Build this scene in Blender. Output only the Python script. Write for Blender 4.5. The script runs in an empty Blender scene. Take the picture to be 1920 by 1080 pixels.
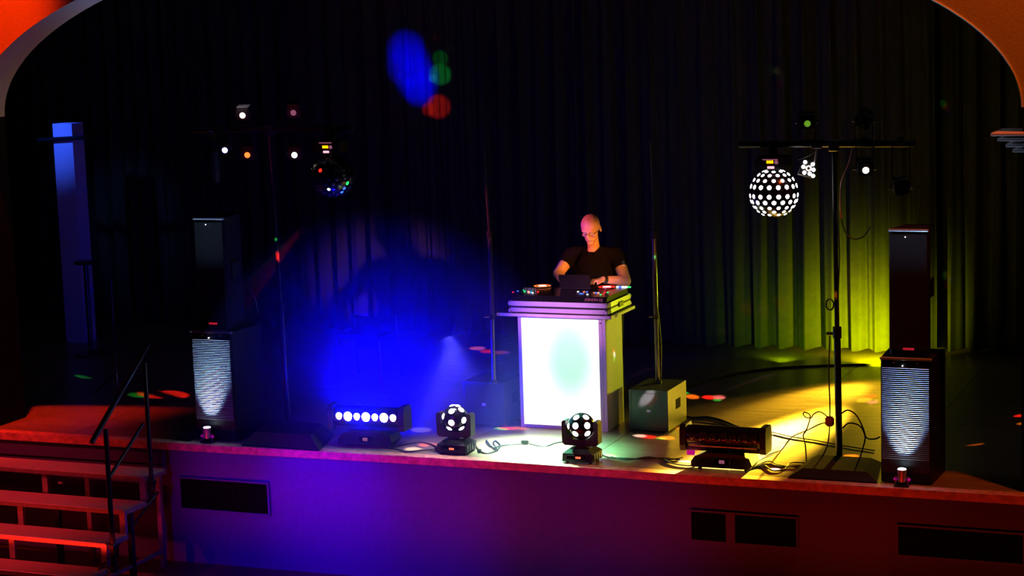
import bpy, bmesh, math, random
import numpy as np
from mathutils import Vector, Matrix
random.seed(7)
SC = bpy.context.scene
COL = SC.collection
PI = math.pi
R = math.radians

# ------------------------------------------------------------------ camera
F_PX, PITCH, YAW, ROLL, HC = 3600.0, .1405, .398, .0325, 3.25
def axes():
    f = np.array([-math.sin(YAW)*math.cos(PITCH), math.cos(YAW)*math.cos(PITCH), -math.sin(PITCH)])
    r = np.array([math.cos(YAW), math.sin(YAW), 0.0]); d = np.cross(f, r)
    c, s = math.cos(ROLL), math.sin(ROLL)
    return f, c*r+s*d, -s*r+c*d
FW, RT, DN = axes()
C0 = np.array([0, 0, HC])
def _ray(x, y): return FW*F_PX+RT*(x-960)+DN*(y-540)
def atz(x, y, z=0.0):          # point of the horizontal plane z seen at a pixel of the photograph
    d = _ray(x, y); return Vector(C0+d*(z-HC)/d[2])
def aty(x, y, Y):              # point of the upright plane Y
    d = _ray(x, y); return Vector(C0+d*Y/d[1])
def atx(x, y, X):
    d = _ray(x, y); return Vector(C0+d*X/d[0])
cam = bpy.data.objects.new('camera', bpy.data.cameras.new('camera'))
COL.objects.link(cam); SC.camera = cam
cam.matrix_world = Matrix(((RT[0], -DN[0], -FW[0], 0), (RT[1], -DN[1], -FW[1], 0), (RT[2], -DN[2], -FW[2], HC), (0, 0, 0, 1)))
cam.data.sensor_width = 36; cam.data.lens = F_PX*36/1920; cam.data.clip_end = 200

# ------------------------------------------------------------------ world, exposure
w = bpy.data.worlds.new('world'); SC.world = w; w.use_nodes = True
w.node_tree.nodes['Background'].inputs[0].default_value = (0.0, 0.0, 0.0, 1)
w.node_tree.nodes['Background'].inputs[1].default_value = 0
SC.view_settings.view_transform = 'Standard'; SC.view_settings.look = 'None'
SC.view_settings.gamma = 1; SC.view_settings.use_curve_mapping = False
SC.view_settings.exposure = 0.0
SC.cycles.max_bounces = 5; SC.cycles.diffuse_bounces = 2; SC.cycles.volume_bounces = 0
SC.cycles.sample_clamp_indirect = 4

# ------------------------------------------------------------------ lights
def spot(loc, target, color, watts, half_deg, blend=.4, soft=.03, gloss=1.0):
    l = bpy.data.lights.new('spot_light', 'SPOT'); o = bpy.data.objects.new('spot_light', l); COL.objects.link(o)
    loc = Vector(loc); d = Vector(target)-loc
    o.location = loc; o.rotation_euler = d.to_track_quat('-Z', 'Y').to_euler()
    l.energy = watts; l.color = color; l.spot_size = R(2*half_deg); l.spot_blend = blend; l.shadow_soft_size = soft
    l.specular_factor = gloss
    return o
def area(loc, target, color, watts, sx, sy, spread=180):
    l = bpy.data.lights.new('area_light', 'AREA'); o = bpy.data.objects.new('area_light', l); COL.objects.link(o)
    loc = Vector(loc); d = Vector(target)-loc
    o.location = loc; o.rotation_euler = d.to_track_quat('-Z', 'Y').to_euler()
    l.energy = watts; l.color = color; l.shape = 'RECTANGLE'; l.size = sx; l.size_y = sy; l.spread = R(spread)
    return o
# red and magenta hall lamps in front of the stage, with added fill spots among them
spot((-11.4, 8.6, 4.8), (-9.75, 12.0, -.4), (1, .03, .05), 1300, 13, 1, .1)
spot((-9.4, 11.9, 6.4), (-9.95, 12.81, 3.45), (1, .028, .0), 1900, 16, .8, .1)       # red wash on the wall left of the arch
spot((-.6, 11.8, 6.4), (-1.7, 12.81, 3.2), (1, .12, .004), 500, 26, .8, .1)          # orange wash right of the arch
for k, e in enumerate((1.0, 1.5, 1.6, 1.4, .9, .6)):                                        # added unseen red strips low before the stage, reddening nosing and apron
    area((-8.9+1.5*k, 11.6, -.62), (-8.9+1.5*k, 12.7, -.28), (1, .02, .008), e, 1.4, .08, 62)
spot((-6.8, 5.5, 2.4), (-6.9, 12.7, -.45), (.08, .0, 1), 1700, 12, 1, .1)
spot((-6.95, 11.5, .45), (-6.95, 12.7, -.25), (.1, .0, 1), 130, 28, 1, .1)        # added blue spot for the bar light's glow on the apron
spot((-5.4, 9.0, 1.2), (-5.7, 12.7, -.6), (.7, .0, .8), 110, 28, 1, .1)
spot((-9.0, 15.5, 3.2), (-9.9, 13.0, 3.2), (1, .62, .4), 60, 40, 1, .1)           # warm spill on the arch soffit
spot((-1.2, 10, 3.4), (-1.85, 12.8, 2.42), (.8, .8, 1), 10, 4, 1, .05)  # added pale spot to lift the right cornice
spot((-6.2, 9.0, 2.0), (-7.5, 13.2, 2.42), (1, .05, .25), 60, 7, .8, .05)  # added weak red spot so the left crossbar shows
spot((-7.6, 11.5, 3.3), aty(455, 203, 13.22), (1, .85, .9), 110, 2.2, 1, .03)  # added small spot to brighten the pale mesh plate
# yellow lamp low on the stage floor behind the right speaker stack
Yl = Vector((-3.25, 17.35, .62))
spot(Yl, atz(1440, 832), (1, .66, .03), 30000, 7, .9, .04)
spot(Yl, atz(1410, 838), (1, .85, .35), 40000, 4.5, 1, .04)
spot(Yl, atz(1540, 745), (1, .66, .03), 2600, 11, 1, .04)
spot(Yl, atz(1500, 780), (1, .6, .02), 500, 22, 1, .04)
spot((-3.0, 16.6, .8), (-5.0, 14.1, .6), (.75, .8, .01), 200, 15, 1, .06)
spot((-3.60, 17.05, .06), (-3.75, 17.7, .22), (.85, .9, .0), 330, 56, 1, .05)
spot((-4.5, 17.05, .06), (-4.6, 17.7, .22), (.4, .8, .0), 22, 56, 1, .05)
# face and arms of the person
spot((-8.2, 10.0, 2.9), (-5.5, 14.6, 1.45), (1, .11, .15), 1200, 3.2, .8, .05)
spot((-2.2, 11.5, 1.9), (-5.4, 14.5, 1.30), (1, .28, .02), 1300, 4.2, .8, .05)
# pink light on the front of the flight case
spot((-6.5, 7.5, 3.0), (-5.45, 13.8, .96), (1, .33, .95), 2000, 4.0, 1, .05)

# ------------------------------------------------------------------ materials
def mat(name, color=(.1, .1, .1), rough=.5, metal=0, emit=None, strength=0, noise=0, nscale=40, bump=0, spec=.5, coat=0):
    m = bpy.data.materials.new(name); m.use_nodes = True
    nt = m.node_tree; b = nt.nodes['Principled BSDF']
    b.inputs['Base Color'].default_value = (*color, 1); b.inputs['Roughness'].default_value = rough
    b.inputs['Metallic'].default_value = metal; b.inputs['Specular IOR Level'].default_value = spec
    b.inputs['Coat Weight'].default_value = coat
    if emit:
        b.inputs['Emission Color'].default_value = (*emit, 1); b.inputs['Emission Strength'].default_value = strength
    if noise or bump:
        tc = nt.nodes.new('ShaderNodeTexCoord'); n = nt.nodes.new('ShaderNodeTexNoise')
        n.inputs['Scale'].default_value = nscale; n.inputs['Detail'].default_value = 4
        nt.links.new(tc.outputs['Object'], n.inputs['Vector'])
        if noise:
            r = nt.nodes.new('ShaderNodeValToRGB')
            r.color_ramp.elements[0].color = (*[c*(1-noise) for c in color], 1)
            r.color_ramp.elements[1].color = (*[min(1, c*(1+noise)) for c in color], 1)
            r.color_ramp.elements[0].position = .3; r.color_ramp.elements[1].position = .7
            nt.links.new(n.outputs[0], r.inputs[0]); nt.links.new(r.outputs[0], b.inputs['Base Color'])
        if bump:
            bp = nt.nodes.new('ShaderNodeBump'); bp.inputs['Strength'].default_value = bump; bp.inputs['Distance'].default_value = .01
            nt.links.new(n.outputs[0], bp.inputs['Height']); nt.links.new(bp.outputs[0], b.inputs['Normal'])
    return m
def emat(name, color, s): return mat(name, (.02, .02, .02), .4, emit=color, strength=s)
M = {}
M['black'] = mat('black_plastic', (.012, .012, .013), .5, noise=.3, nscale=90, spec=.3)
M['blackmetal'] = mat('black_metal', (.03, .03, .032), .32, .6, noise=.2)
M['gloss'] = mat('black_gloss', (.01, .01, .012), .2, spec=.4)
M['cable'] = mat('black_rubber', (.01, .01, .01), .5, noise=.2)
M['steel'] = mat('dark_steel', (.16, .16, .17), .3, .9, noise=.15, nscale=60)
M['alu'] = mat('brushed_aluminium', (.7, .7, .72), .38, .35, noise=.15, nscale=120)
M['grille'] = mat('grey_grille', (.3, .31, .33), .45, .3, noise=.15, nscale=200)
M['carpet'] = mat('black_felt', (.02, .02, .021), .95, noise=.4, nscale=220, bump=.5)
M['paint'] = mat('pale_wall_paint', (.62, .58, .56), .8, noise=.06, nscale=60, bump=.15)
M['apron'] = mat('apron_paint', (.085, .07, .24), .75, noise=.08, nscale=30, bump=.15)
M['darkpaint'] = mat('dark_paint', (.004, .0035, .0035), .9, noise=.2, spec=.08)
M['nosing'] = mat('red_brown_wood', (.7, .3, .2), .5, noise=.3, nscale=18, bump=.2)
M['hallfloor'] = mat('hall_floor', (.12, .07, .05), .5, noise=.2, nscale=8)
M['tread'] = mat('tread_carpet', (.5, .42, .38), .8, noise=.25, nscale=160, bump=.4)
M['stairmetal'] = mat('stair_metal', (.5, .42, .42), .35, .6, noise=.15)
M['railmetal'] = mat('rail_metal', (.03, .03, .04), .35, .5, noise=.2)
M['curtain'] = mat('stage_curtain', (.036, .039, .012), .9, noise=.12, nscale=14, bump=.2, spec=.1)
M['laminate'] = mat('white_laminate', (.75, .76, .74), .5, noise=.06, nscale=70)
M['skin'] = mat('skin', (.62, .42, .33), .55, noise=.08, nscale=60)
M['shirt'] = mat('black_polo', (.004, .004, .0045), .95, noise=.3, nscale=160, spec=.1)
M['trousers'] = mat('dark_trousers', (.02, .02, .025), .85, noise=.3, nscale=160)
M['white_led'] = emat('white_lens', (1, .96, 1), 9)
M['blue_led'] = emat('blue_white_lens', (.75, .8, 1), 16)
M['warm_led'] = emat('warm_lens', (1, .75, .55), 6)
M['orange_led'] = emat('orange_lens', (1, .13, .02), 3.0)
M['deepblue_led'] = emat('blue_lens', (.25, .3, 1), 5)
M['ring_dim'] = emat('dim_pink_lens', (.5, .15, .25), .5)
M['ring_green'] = emat('dim_green_lens', (.2, .5, .03), .6)
M['red_display'] = emat('red_display', (1, .12, .05), 2.5)
M['amber_display'] = emat('amber_display', (1, .33, .0), 3)
M['pinkbar'] = emat('pink_display', (1, .45, .55), 1.4)
M['magenta_glow'] = mat('magenta_sticker_glow', (.6, .02, .45), .5, emit=(.55, .0, .4), strength=.35)  # sticker and knob colour is given a faint glow of its own
M['uplight_led'] = emat('uplight_lens', (.7, .85, 1), 14)
M['c_red'] = emat('red_light', (1, .02, .01), 1.6); M['c_green'] = emat('green_light', (.02, 1, .2), 1.1)
M['c_blue'] = emat('blue_light', (.05, .2, 1), 1.3); M['c_white'] = emat('white_light', (.9, .95, 1), 1.3)
M['c_orange'] = emat('orange_light', (1, .2, .04), 1.3); M['dead'] = mat('unlit_lens', (.03, .03, .04), .08, coat=.5)
M['glassy'] = mat('clear_lens', (.5, .5, .55), .05, .5)
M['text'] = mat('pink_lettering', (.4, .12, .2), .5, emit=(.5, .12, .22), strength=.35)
M['badge'] = emat('red_badge', (.9, .02, .05), .45)
M['plug'] = mat('orange_plug', (.75, .13, .04), .5)
M['pillar'] = mat('pale_pillar', (.7, .72, .75), .8)

def floor_mat():
    m = bpy.data.materials.new('stage_boards'); m.use_nodes = True; nt = m.node_tree; b = nt.nodes['Principled BSDF']
    tc = nt.nodes.new('ShaderNodeTexCoord'); mp = nt.nodes.new('ShaderNodeMapping')
    nt.links.new(tc.outputs['Object'], mp.inputs[0])
    br = nt.nodes.new('ShaderNodeTexBrick'); br.inputs['Scale'].default_value = 1
    br.inputs['Brick Width'].default_value = 1.1; br.inputs['Row Height'].default_value = .057; br.inputs['Mortar Size'].default_value = .0016
    br.inputs['Color1'].default_value = (.36, .25, .16, 1); br.inputs['Color2'].default_value = (.46, .34, .22, 1); br.inputs['Mortar'].default_value = (.1, .07, .04, 1)
    nt.links.new(mp.outputs[0], br.inputs[0])
    n = nt.nodes.new('ShaderNodeTexNoise'); mp2 = nt.nodes.new('ShaderNodeMapping'); mp2.inputs['Scale'].default_value = (3, 40, 1)
    nt.links.new(tc.outputs['Object'], mp2.inputs[0]); nt.links.new(mp2.outputs[0], n.inputs[0]); n.inputs['Scale'].default_value = 1; n.inputs['Detail'].default_value = 6
    mx = nt.nodes.new('ShaderNodeMixRGB'); mx.blend_type = 'MULTIPLY'; mx.inputs[0].default_value = .55
    nt.links.new(br.outputs[0], mx.inputs[1]); nt.links.new(n.outputs[0], mx.inputs[2]); nt.links.new(mx.outputs[0], b.inputs['Base Color'])
    rr = nt.nodes.new('ShaderNodeMapRange'); rr.inputs[3].default_value = .2; rr.inputs[4].default_value = .42
    nt.links.new(n.outputs[0], rr.inputs[0]); nt.links.new(rr.outputs[0], b.inputs['Roughness'])
    bp = nt.nodes.new('ShaderNodeBump'); bp.inputs['Strength'].default_value = .25; bp.inputs['Distance'].default_value = .003
    nt.links.new(br.outputs[1], bp.inputs['Height']); bp.invert = True
    nt.links.new(bp.outputs[0], b.inputs['Normal'])
    return m
M['boards'] = floor_mat()
def panel_mat():          # the backlit front: white with a soft green cloud in the light itself
    m = bpy.data.materials.new('lit_panel'); m.use_nodes = True; nt = m.node_tree; b = nt.nodes['Principled BSDF']
    b.inputs['Base Color'].default_value = (.1, .1, .1, 1); b.inputs['Roughness'].default_value = .5
    tc = nt.nodes.new('ShaderNodeTexCoord'); mp = nt.nodes.new('ShaderNodeMapping')
    mp.inputs['Location'].default_value = (-.06*2.7, 0, -.10*1.7); mp.inputs['Scale'].default_value = (2.7, .1, 1.7)
    g = nt.nodes.new('ShaderNodeTexGradient'); g.gradient_type = 'SPHERICAL'
    nt.links.new(tc.outputs['Object'], mp.inputs[0]); nt.links.new(mp.outputs[0], g.inputs[0])
    r = nt.nodes.new('ShaderNodeValToRGB'); r.color_ramp.elements[0].color = (1.0, 1.0, 1.0, 1); r.color_ramp.elements[0].position = .0; r.color_ramp.interpolation = 'EASE'
    r.color_ramp.elements[1].color = (.33, .61, .45, 1); r.color_ramp.elements[1].position = .8
    nt.links.new(g.outputs[0], r.inputs[0]); nt.links.new(r.outputs[0], b.inputs['Emission Color'])
    b.inputs['Emission Strength'].default_value = 1.65
    return m
M['panel'] = panel_mat()

# ------------------------------------------------------------------ mesh builder
class MB:
    def __init__(s): s.bm = bmesh.new()
    def _add(s, verts, faces, mtx=None):
        vs = [s.bm.verts.new((mtx @ Vector(v)) if mtx else v) for v in verts]
        for f in faces:
            try: s.bm.faces.new([vs[i] for i in f])
            except ValueError: pass
        return s
    def box(s, x0, x1, y0, y1, z0, z1, mtx=None):
        v = [(x, y, z) for x in (x0, x1) for y in (y0, y1) for z in (z0, z1)]
        return s._add(v, [(0, 1, 3, 2), (4, 6, 7, 5), (0, 4, 5, 1), (2, 3, 7, 6), (0, 2, 6, 4), (1, 5, 7, 3)], mtx)
    def rbox(s, x0, x1, y0, y1, z0, z1, r=.01, seg=2, mtx=None):
        b = bmesh.new(); t = MB.__new__(MB); t.bm = b; t.box(x0, x1, y0, y1, z0, z1)
        bmesh.ops.recalc_face_normals(b, faces=b.faces)
        bmesh.ops.bevel(b, geom=list(b.edges), offset=r, segments=seg, affect='EDGES')
        b.verts.ensure_lookup_table(); b.verts.index_update()
        s._add([v.co.copy() for v in b.verts], [[v.index for v in f.verts] for f in b.faces], mtx); b.free(); return s
    def prism(s, poly, a0, a1, axis='y', mtx=None):   # poly in the two other axes
        def P(p, a): return {'y': (p[0], a, p[1]), 'x': (a, p[0], p[1]), 'z': (p[0], p[1], a)}[axis]
        n = len(poly); v = [P(p, a0) for p in poly]+[P(p, a1) for p in poly]
        return s._add(v, [tuple(range(n))[::-1], tuple(range(n, 2*n))]+[(i, (i+1) % n, n+(i+1) % n, n+i) for i in range(n)], mtx)
    def cyl(s, p0, p1, r0, r1=None, seg=12, mtx=None):
        p0, p1 = Vector(p0), Vector(p1); r1 = r0 if r1 is None else r1
        q = (p1-p0).to_track_quat('Z', 'Y').to_matrix()
        ux, uy = q @ Vector((1, 0, 0)), q @ Vector((0, 1, 0))
        v = [p0+(ux*math.cos(2*PI*i/seg)+uy*math.sin(2*PI*i/seg))*r0 for i in range(seg)]+[p1+(ux*math.cos(2*PI*i/seg)+uy*math.sin(2*PI*i/seg))*r1 for i in range(seg)]
        return s._add(v, [tuple(range(seg))[::-1], tuple(range(seg, 2*seg))]+[(i, (i+1) % seg, seg+(i+1) % seg, seg+i) for i in range(seg)], mtx)
    def tube(s, pts, r, seg=6):
        pts = [Vector(p) for p in pts]; rings = []; up = Vector((.13, .21, .97)).normalized()
        for i, p in enumerate(pts):
            t = (pts[min(i+1, len(pts)-1)]-pts[max(i-1, 0)]).normalized()
            a = t.cross(up)
            if a.length < .05: a = t.cross(Vector((1, .1, 0)))
            a.normalize(); b = t.cross(a)
            rings.append([s.bm.verts.new(p+(a*math.cos(2*PI*k/seg)+b*math.sin(2*PI*k/seg))*r) for k in range(seg)])
        for A, B in zip(rings, rings[1:]):
            for k in range(seg): s.bm.faces.new((A[k], A[(k+1) % seg], B[(k+1) % seg], B[k]))
        s.bm.faces.new(rings[0][::-1]); s.bm.faces.new(rings[-1]); return s
    def lathe(s, prof, seg=20, mtx=None, cap=True):    # prof (r,z) about z
        n = len(prof); v = [(r*math.cos(2*PI*k/seg), r*math.sin(2*PI*k/seg), z) for r, z in prof for k in range(seg)]
        f = [(i*seg+k, i*seg+(k+1) % seg, (i+1)*seg+(k+1) % seg, (i+1)*seg+k) for i in range(n-1) for k in range(seg)]
        if cap: f += [tuple(range(seg))[::-1], tuple((n-1)*seg+k for k in range(seg))]
        return s._add(v, f, mtx)
    def ball(s, c, r, sc=(1, 1, 1), seg=16, rings=10, mtx=None):
        c = Vector(c); v = [(c.x, c.y, c.z+r*sc[2])]
        for i in range(1, rings):
            t = PI*i/rings
            v += [(c.x+r*sc[0]*math.sin(t)*math.cos(2*PI*k/seg), c.y+r*sc[1]*math.sin(t)*math.sin(2*PI*k/seg), c.z+r*sc[2]*math.cos(t)) for k in range(seg)]
        v.append((c.x, c.y, c.z-r*sc[2])); L = len(v)-1
        f = [(0, 1+k, 1+(k+1) % seg) for k in range(seg)]
        for i in range(rings-2):
            f += [(1+i*seg+k, 1+(i+1)*seg+k, 1+(i+1)*seg+(k+1) % seg, 1+i*seg+(k+1) % seg) for k in range(seg)]
        f += [(L, 1+(rings-2)*seg+(k+1) % seg, 1+(rings-2)*seg+k) for k in range(seg)]
        return s._add(v, f, mtx)
    def build(s, name, m, parent=None, loc=None, smooth=False):
        bmesh.ops.recalc_face_normals(s.bm, faces=s.bm.faces)
        if smooth:
            for f in s.bm.faces: f.smooth = True
        me = bpy.data.meshes.new(name); s.bm.to_mesh(me); s.bm.free()
        me.materials.append(M[m] if isinstance(m, str) else m)
        if smooth:
            try: me.set_sharp_from_angle(angle=R(40))
            except Exception: pass
        o = bpy.data.objects.new(name, me); COL.objects.link(o)
        if parent: o.parent = parent
        if loc is not None: o.location = loc
        return o
def tag(o, label=None, cat=None, group=None, kind=None):
    if label: o['label'] = label
    if cat: o['category'] = cat
    if group: o['group'] = group
    if kind: o['kind'] = kind
    return o
def empty(name, loc, label, cat, group=None, rz=0):
    o = bpy.data.objects.new(name, None); COL.objects.link(o); o.location = loc; o.rotation_euler = (0, 0, rz)
    return tag(o, label, cat, group)
def copy_tree(o, parent=None, **mats):
    c = o.copy(); COL.objects.link(c)
    if parent: c.parent = parent
    for ch in list(o.children): copy_tree(ch, c)
    return c
def smooth_path(pts, n=6):
    pts = [Vector(p) for p in pts]; out = []
    P = [pts[0]]+pts+[pts[-1]]
    for i in range(1, len(P)-2):
        for k in range(n):
            t = k/n; a, b, c, d = P[i-1], P[i], P[i+1], P[i+2]
            out.append(.5*((2*b)+(c-a)*t+(2*a-5*b+4*c-d)*t*t+(3*b-a-3*c+d)*t**3))
    out.append(pts[-1]); return out
def cable(pts, r, label, n=6, m='cable', name='cable', group=None):
    return tag(MB().tube(smooth_path(pts, n), r).build(name, m, smooth=True), label, 'cable', group)

# ------------------------------------------------------------------ setting
FZ = -.98
EDGE = [(-13, 12.62), (-9.9, 12.625), (-8.7, 12.64), (-7.5, 12.66), (-6.4, 12.695), (-5.4, 12.71), (-4.1, 12.685), (-2.95, 12.68), (-1.7, 12.685), (1.5, 12.69)]
def edge_y(x):
    return float(np.interp(x, [p[0] for p in EDGE], [p[1] for p in EDGE]))
tag(MB().box(-16, 6, -1, 13.2, FZ-.1, FZ).build('floor', 'hallfloor'), kind='structure')
bk = [(x, y+.05) for x, y in EDGE]
ap = MB().prism(bk+[(1.5, 12.95), (-13, 12.95)], FZ, -.06, 'z').build('wall_front', 'apron'); tag(ap, kind='structure')
# fascia strip under the nosing
MB().prism([(x, y-.018) for x, y in bk]+[(x, y) for x, y in bk[::-1]], -.185, -.062, 'z').build('fascia_board', 'apron', ap)
tag(MB().prism(EDGE+[(x, y+.1) for x, y in EDGE[::-1]], -.058, 0.0, 'z').build('trim_1', 'nosing'), 'red brown wooden nosing along the front edge of the stage', kind='structure')
fl = MB().prism([(x, y+.1) for x, y in EDGE]+[(1.5, 18.4), (-14, 18.4)], -.08, -.02, 'z').build('stage_floor', 'darkpaint'); tag(fl, kind='structure')
xs = [-4.888-1.1*k for k in range(-5, 9)]
ys = [12.7, 14.9, 17.1, 18.4]
for i in range(len(xs)-1):
    for j in range(3):
        x1, x0 = xs[i], xs[i+1]; y0, y1 = ys[j], ys[j+1]; g = .0025
        mb = MB()
        if j == 0:
            xx = [x0+g]+[p[0] for p in EDGE if x0+g < p[0] < x1-g]+[x1-g]
            poly = [(x, edge_y(x)+.102) for x in xx]+[(x1-g, y1-g), (x0+g, y1-g)]
        else: poly = [(x0+g, y0+g), (x1-g, y0+g), (x1-g, y1-g), (x0+g, y1-g)]
        mb.prism(poly, -.02, random.uniform(-.0008, 0), 'z').build('floor_panel', 'boards', fl)
tag(MB().box(-14, 1.5, 18.4, 18.6, -.1, 6).build('wall_back', 'darkpaint'), kind='structure')
tag(MB().box(-14.2, -14, 12.8, 18.6, -.1, 6).build('wall_left', 'darkpaint'), kind='structure')
tag(MB().box(1.5, 1.7, 12.8, 18.6, -.1, 6).build('wall_right', 'darkpaint'), kind='structure')
# proscenium wall with its elliptic arch
AC, AA, AB, AZ = -5.915, 4.165, 1.40, 2.56
def proscenium():
    bm = bmesh.new(); n = 64; xa = [AC-AA*math.cos(PI*i/n) for i in range(n+1)]; za = [AZ+AB*math.sin(PI*i/n) for i in range(n+1)]
    T = 6.5
    for Y, flip in ((12.81, 0), (13.19, 1)):
        pass
    def quad(a, b, c, d): bm.faces.new([bm.verts.new(p) for p in (a, b, c, d)])
    for Y in (12.81, 13.19):
        for i in range(n): quad((xa[i], Y, za[i]), (xa[i+1], Y, za[i+1]), (xa[i+1], Y, T), (xa[i], Y, T))
        quad((-14, Y, AZ), (xa[0], Y, AZ), (xa[0], Y, T), (-14, Y, T)); quad((xa[-1], Y, AZ), (1.7, Y, AZ), (1.7, Y, T), (xa[-1], Y, T))
    for i in range(n): quad((xa[i], 12.81, za[i]), (xa[i+1], 12.81, za[i+1]), (xa[i+1], 13.19, za[i+1]), (xa[i], 13.19, za[i]))
    quad((-14, 12.81, AZ), (xa[0], 12.81, AZ), (xa[0], 13.19, AZ), (-14, 13.19, AZ)); quad((xa[-1], 12.81, AZ), (1.7, 12.81, AZ), (1.7, 13.19, AZ), (xa[-1], 13.19, AZ))
    bmesh.ops.remove_doubles(bm, verts=bm.verts, dist=1e-4)
    m = MB.__new__(MB); m.bm = bm; return m
tag(proscenium().build('wall_proscenium', 'paint'), kind='structure')
rim = MB().tube([(AC-(AA-.004)*math.cos(PI*i/80), 12.806, AZ+(AB-.004)*math.sin(PI*i/80)) for i in range(46, 81)], .006).build('trim_2', 'laminate'); tag(rim, 'thin pale bead along the right curve of the arch', kind='structure')
for nm, x0, x1 in (('wall_jamb_left', -14, -10.08), ('wall_jamb_right', -1.75, 1.7)):
    tag(MB().box(x0, x1, 12.812, 13.19, 0.0, AZ-.002).build(nm, 'darkpaint'), kind='structure')
imp = MB()
for k, (dz, pr) in enumerate(((.0, .19), (.035, .15), (.075, .1), (.11, .06))):
    imp.rbox(-1.75-pr, 1.6, 12.80-pr*.5, 13.2, AZ-.16-dz-.02, AZ-.16-dz, .004, 1)
tag(imp.build('trim_3', 'paint'), 'stepped pale cornice moulding at the right jamb', kind='structure')

# stage vents in the apron
def vent(x0, x1, z0, z1, label, slats, divs=(), depth=.03):
    Y = edge_y((x0+x1)/2)+.05
    t = empty('air_vent', ((x0+x1)/2, Y-.012, z0), label, 'vent')
    cx = (x0+x1)/2; W = (x1-x0)/2; H = z1-z0
    MB().box(-W, W, .0, .004, 0, H).build('backing', 'darkpaint', t)
    f = MB(); b = .012
    f.box(-W-b, W+b, -.018, .004, -b, 0); f.box(-W-b, W+b, -.018, .004, H, H+b); f.box(-W-b, -W, -.018, .004, 0, H); f.box(W, W+b, -.018, .004, 0, H)
    f.build('frame', 'apron', t)
    for d0, d1 in divs: MB().box(d0-cx, d1-cx, -.016, .002, 0, H).build('divider', 'apron', t)
    n = slats
    sm = None
    for i in range(n):
        x = -W+2*W*(i+.5)/n
        if any(d0-cx-.01 < x < d1-cx+.01 for d0, d1 in divs): continue
        if sm is None:
            o = MB().box(-.004, .004, -.012, .0, 0, H).build('slat', 'darkpaint', t); sm = o.data
        else:
            o = bpy.data.objects.new('slat', sm); COL.objects.link(o); o.parent = t
        o.location = (x, 0, 0)
vent(-4.02, -3.258, -.475, -.27, 'wide slatted vent in the apron under the flat black bar light', 38, ((-3.765, -3.70),))
vent(-8.24, -7.45, -.53, -.29, 'long dark vent in the apron between the stairs and the blue haze', 30)
vent(-2.55, -1.72, -.47, -.27, 'barely visible dark vent in the apron below the right speaker stack', 30)

# ------------------------------------------------------------------ stage curtains
def curtain(x0, x1, Y, z0, z1, seed, label, fold=.16):
    rnd = random.Random(seed); n = int((x1-x0)/.014); bm = bmesh.new(); ph = rnd.random()*6
    rows = 10; grid = []
    for j in range(rows+1):
        z = z0+(z1-z0)*j/rows; row = []
        for i in range(n+1):
            x = x0+(x1-x0)*i/n
            a = 2*PI*x/fold+ph+1.2*math.sin(x*2.3+seed)+.5*math.sin(x*5.1+seed*2)
            amp = .035+.018*math.sin(x*3.1+seed)
            y = Y+amp*math.sin(a)+.012*math.sin(2.7*a+j*.12)+.006*math.sin(x*31+z)
            zz = z+(.012*math.sin(a) if j == 0 else 0)
            row.append(bm.verts.new((x+.01*math.sin(z*1.3+a), y, zz)))
        grid.append(row)
    for j in range(rows):
        for i in range(n): bm.faces.new((grid[j][i], grid[j][i+1], grid[j+1][i+1], grid[j+1][i]))
    m = MB.__new__(MB); m.bm = bm
    o = tag(m.build('stage_curtain', 'curtain', smooth=True), label, 'curtain')
    return o
curtain(-6.6, -3.55+.35, 17.7, .03, 4.6, 3, 'pleated rear curtain lit yellow green beside the right lighting stand', .24)
curtain(-3.3, 1.3, 17.9, .03, 4.6, 4, 'dark rear curtain length behind the right speaker stack', .2)
curtain(-9.9, -6.5, 17.8, .03, 4.6, 5, 'rear curtain length with blue, green and red light patches high up', .21)
curtain(-13.8, -9.8, 17.9, .03, 4.6, 8, 'dark rear curtain length at the far left behind the lighting stand', .2)

# pale pillar and dark furniture in the left wing
pb = aty(98, 232, 16.6); pc = aty(134, 231, 16.6)
MBp = MB().box(pb.x, pc.x, 16.6, 16.8, 0, pb.z).build('trim_4', 'pillar'); tag(MBp, 'pale upright pillar face lit blue in the left wing', kind='structure')
q = aty(115, 260, 16.5)
tag(MB().cyl((q.x-.35, 16.578, q.z-.02), (q.x+.45, 16.578, q.z+.015), .022).build('batten', 'blackmetal'), 'black horizontal batten crossing the blue pillar', 'batten')
spot((q.x-.1, 15.3, 3.2), (q.x-.12, 16.6, q.z+.02), (.03, .10, 1), 170, 14, 1, .03)
def wing_table():
    c = aty(160, 489, 16.0)
    t = empty('round_table', (c.x, 16.0, 0), 'dark pedestal table whose rim catches blue light at far left', 'table')
    MB().lathe([(.0, c.z-.03), (.11, c.z-.03), (.115, c.z-.015), (.11, c.z), (0, c.z)], 28, cap=False).build('tabletop', 'blackmetal', t)
    MB().cyl((0, 0, .03), (0, 0, c.z-.03), .025).build('pedestal', 'blackmetal', t)
    MB().lathe([(.17, 0), (.17, .015), (.03, .04)], 24).build('base', 'blackmetal', t)
    spot((c.x, 15.6, 2.6), (c.x, 16.0, c.z), (.0, .03, 1), 6, 5, .6)
wing_table()
def mic_stand():
    c = atz(220, 728, 0)
    t = empty('microphone_stand', (c.x, c.y, 0), 'thin black upright stand in the left wing behind the stair handrail', 'stand')
    MB().cyl((0, 0, .03), (0, 0, 1.0), .012).build('pole', 'blackmetal', t)
    MB().cyl((0, 0, .02), (0, 0, .14), .017).build('collar', 'steel', t)
    for k in range(3):
        a = k*2*PI/3+.4
        MB().cyl((0, 0, .13), (.3*math.cos(a), .3*math.sin(a), .012), .008).build('leg', 'blackmetal', t)
    spot((c.x+.5, c.y-1.2, .9), (c.x, c.y, .1), (1, .3, .9), 2.0, 3, .5)
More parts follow.
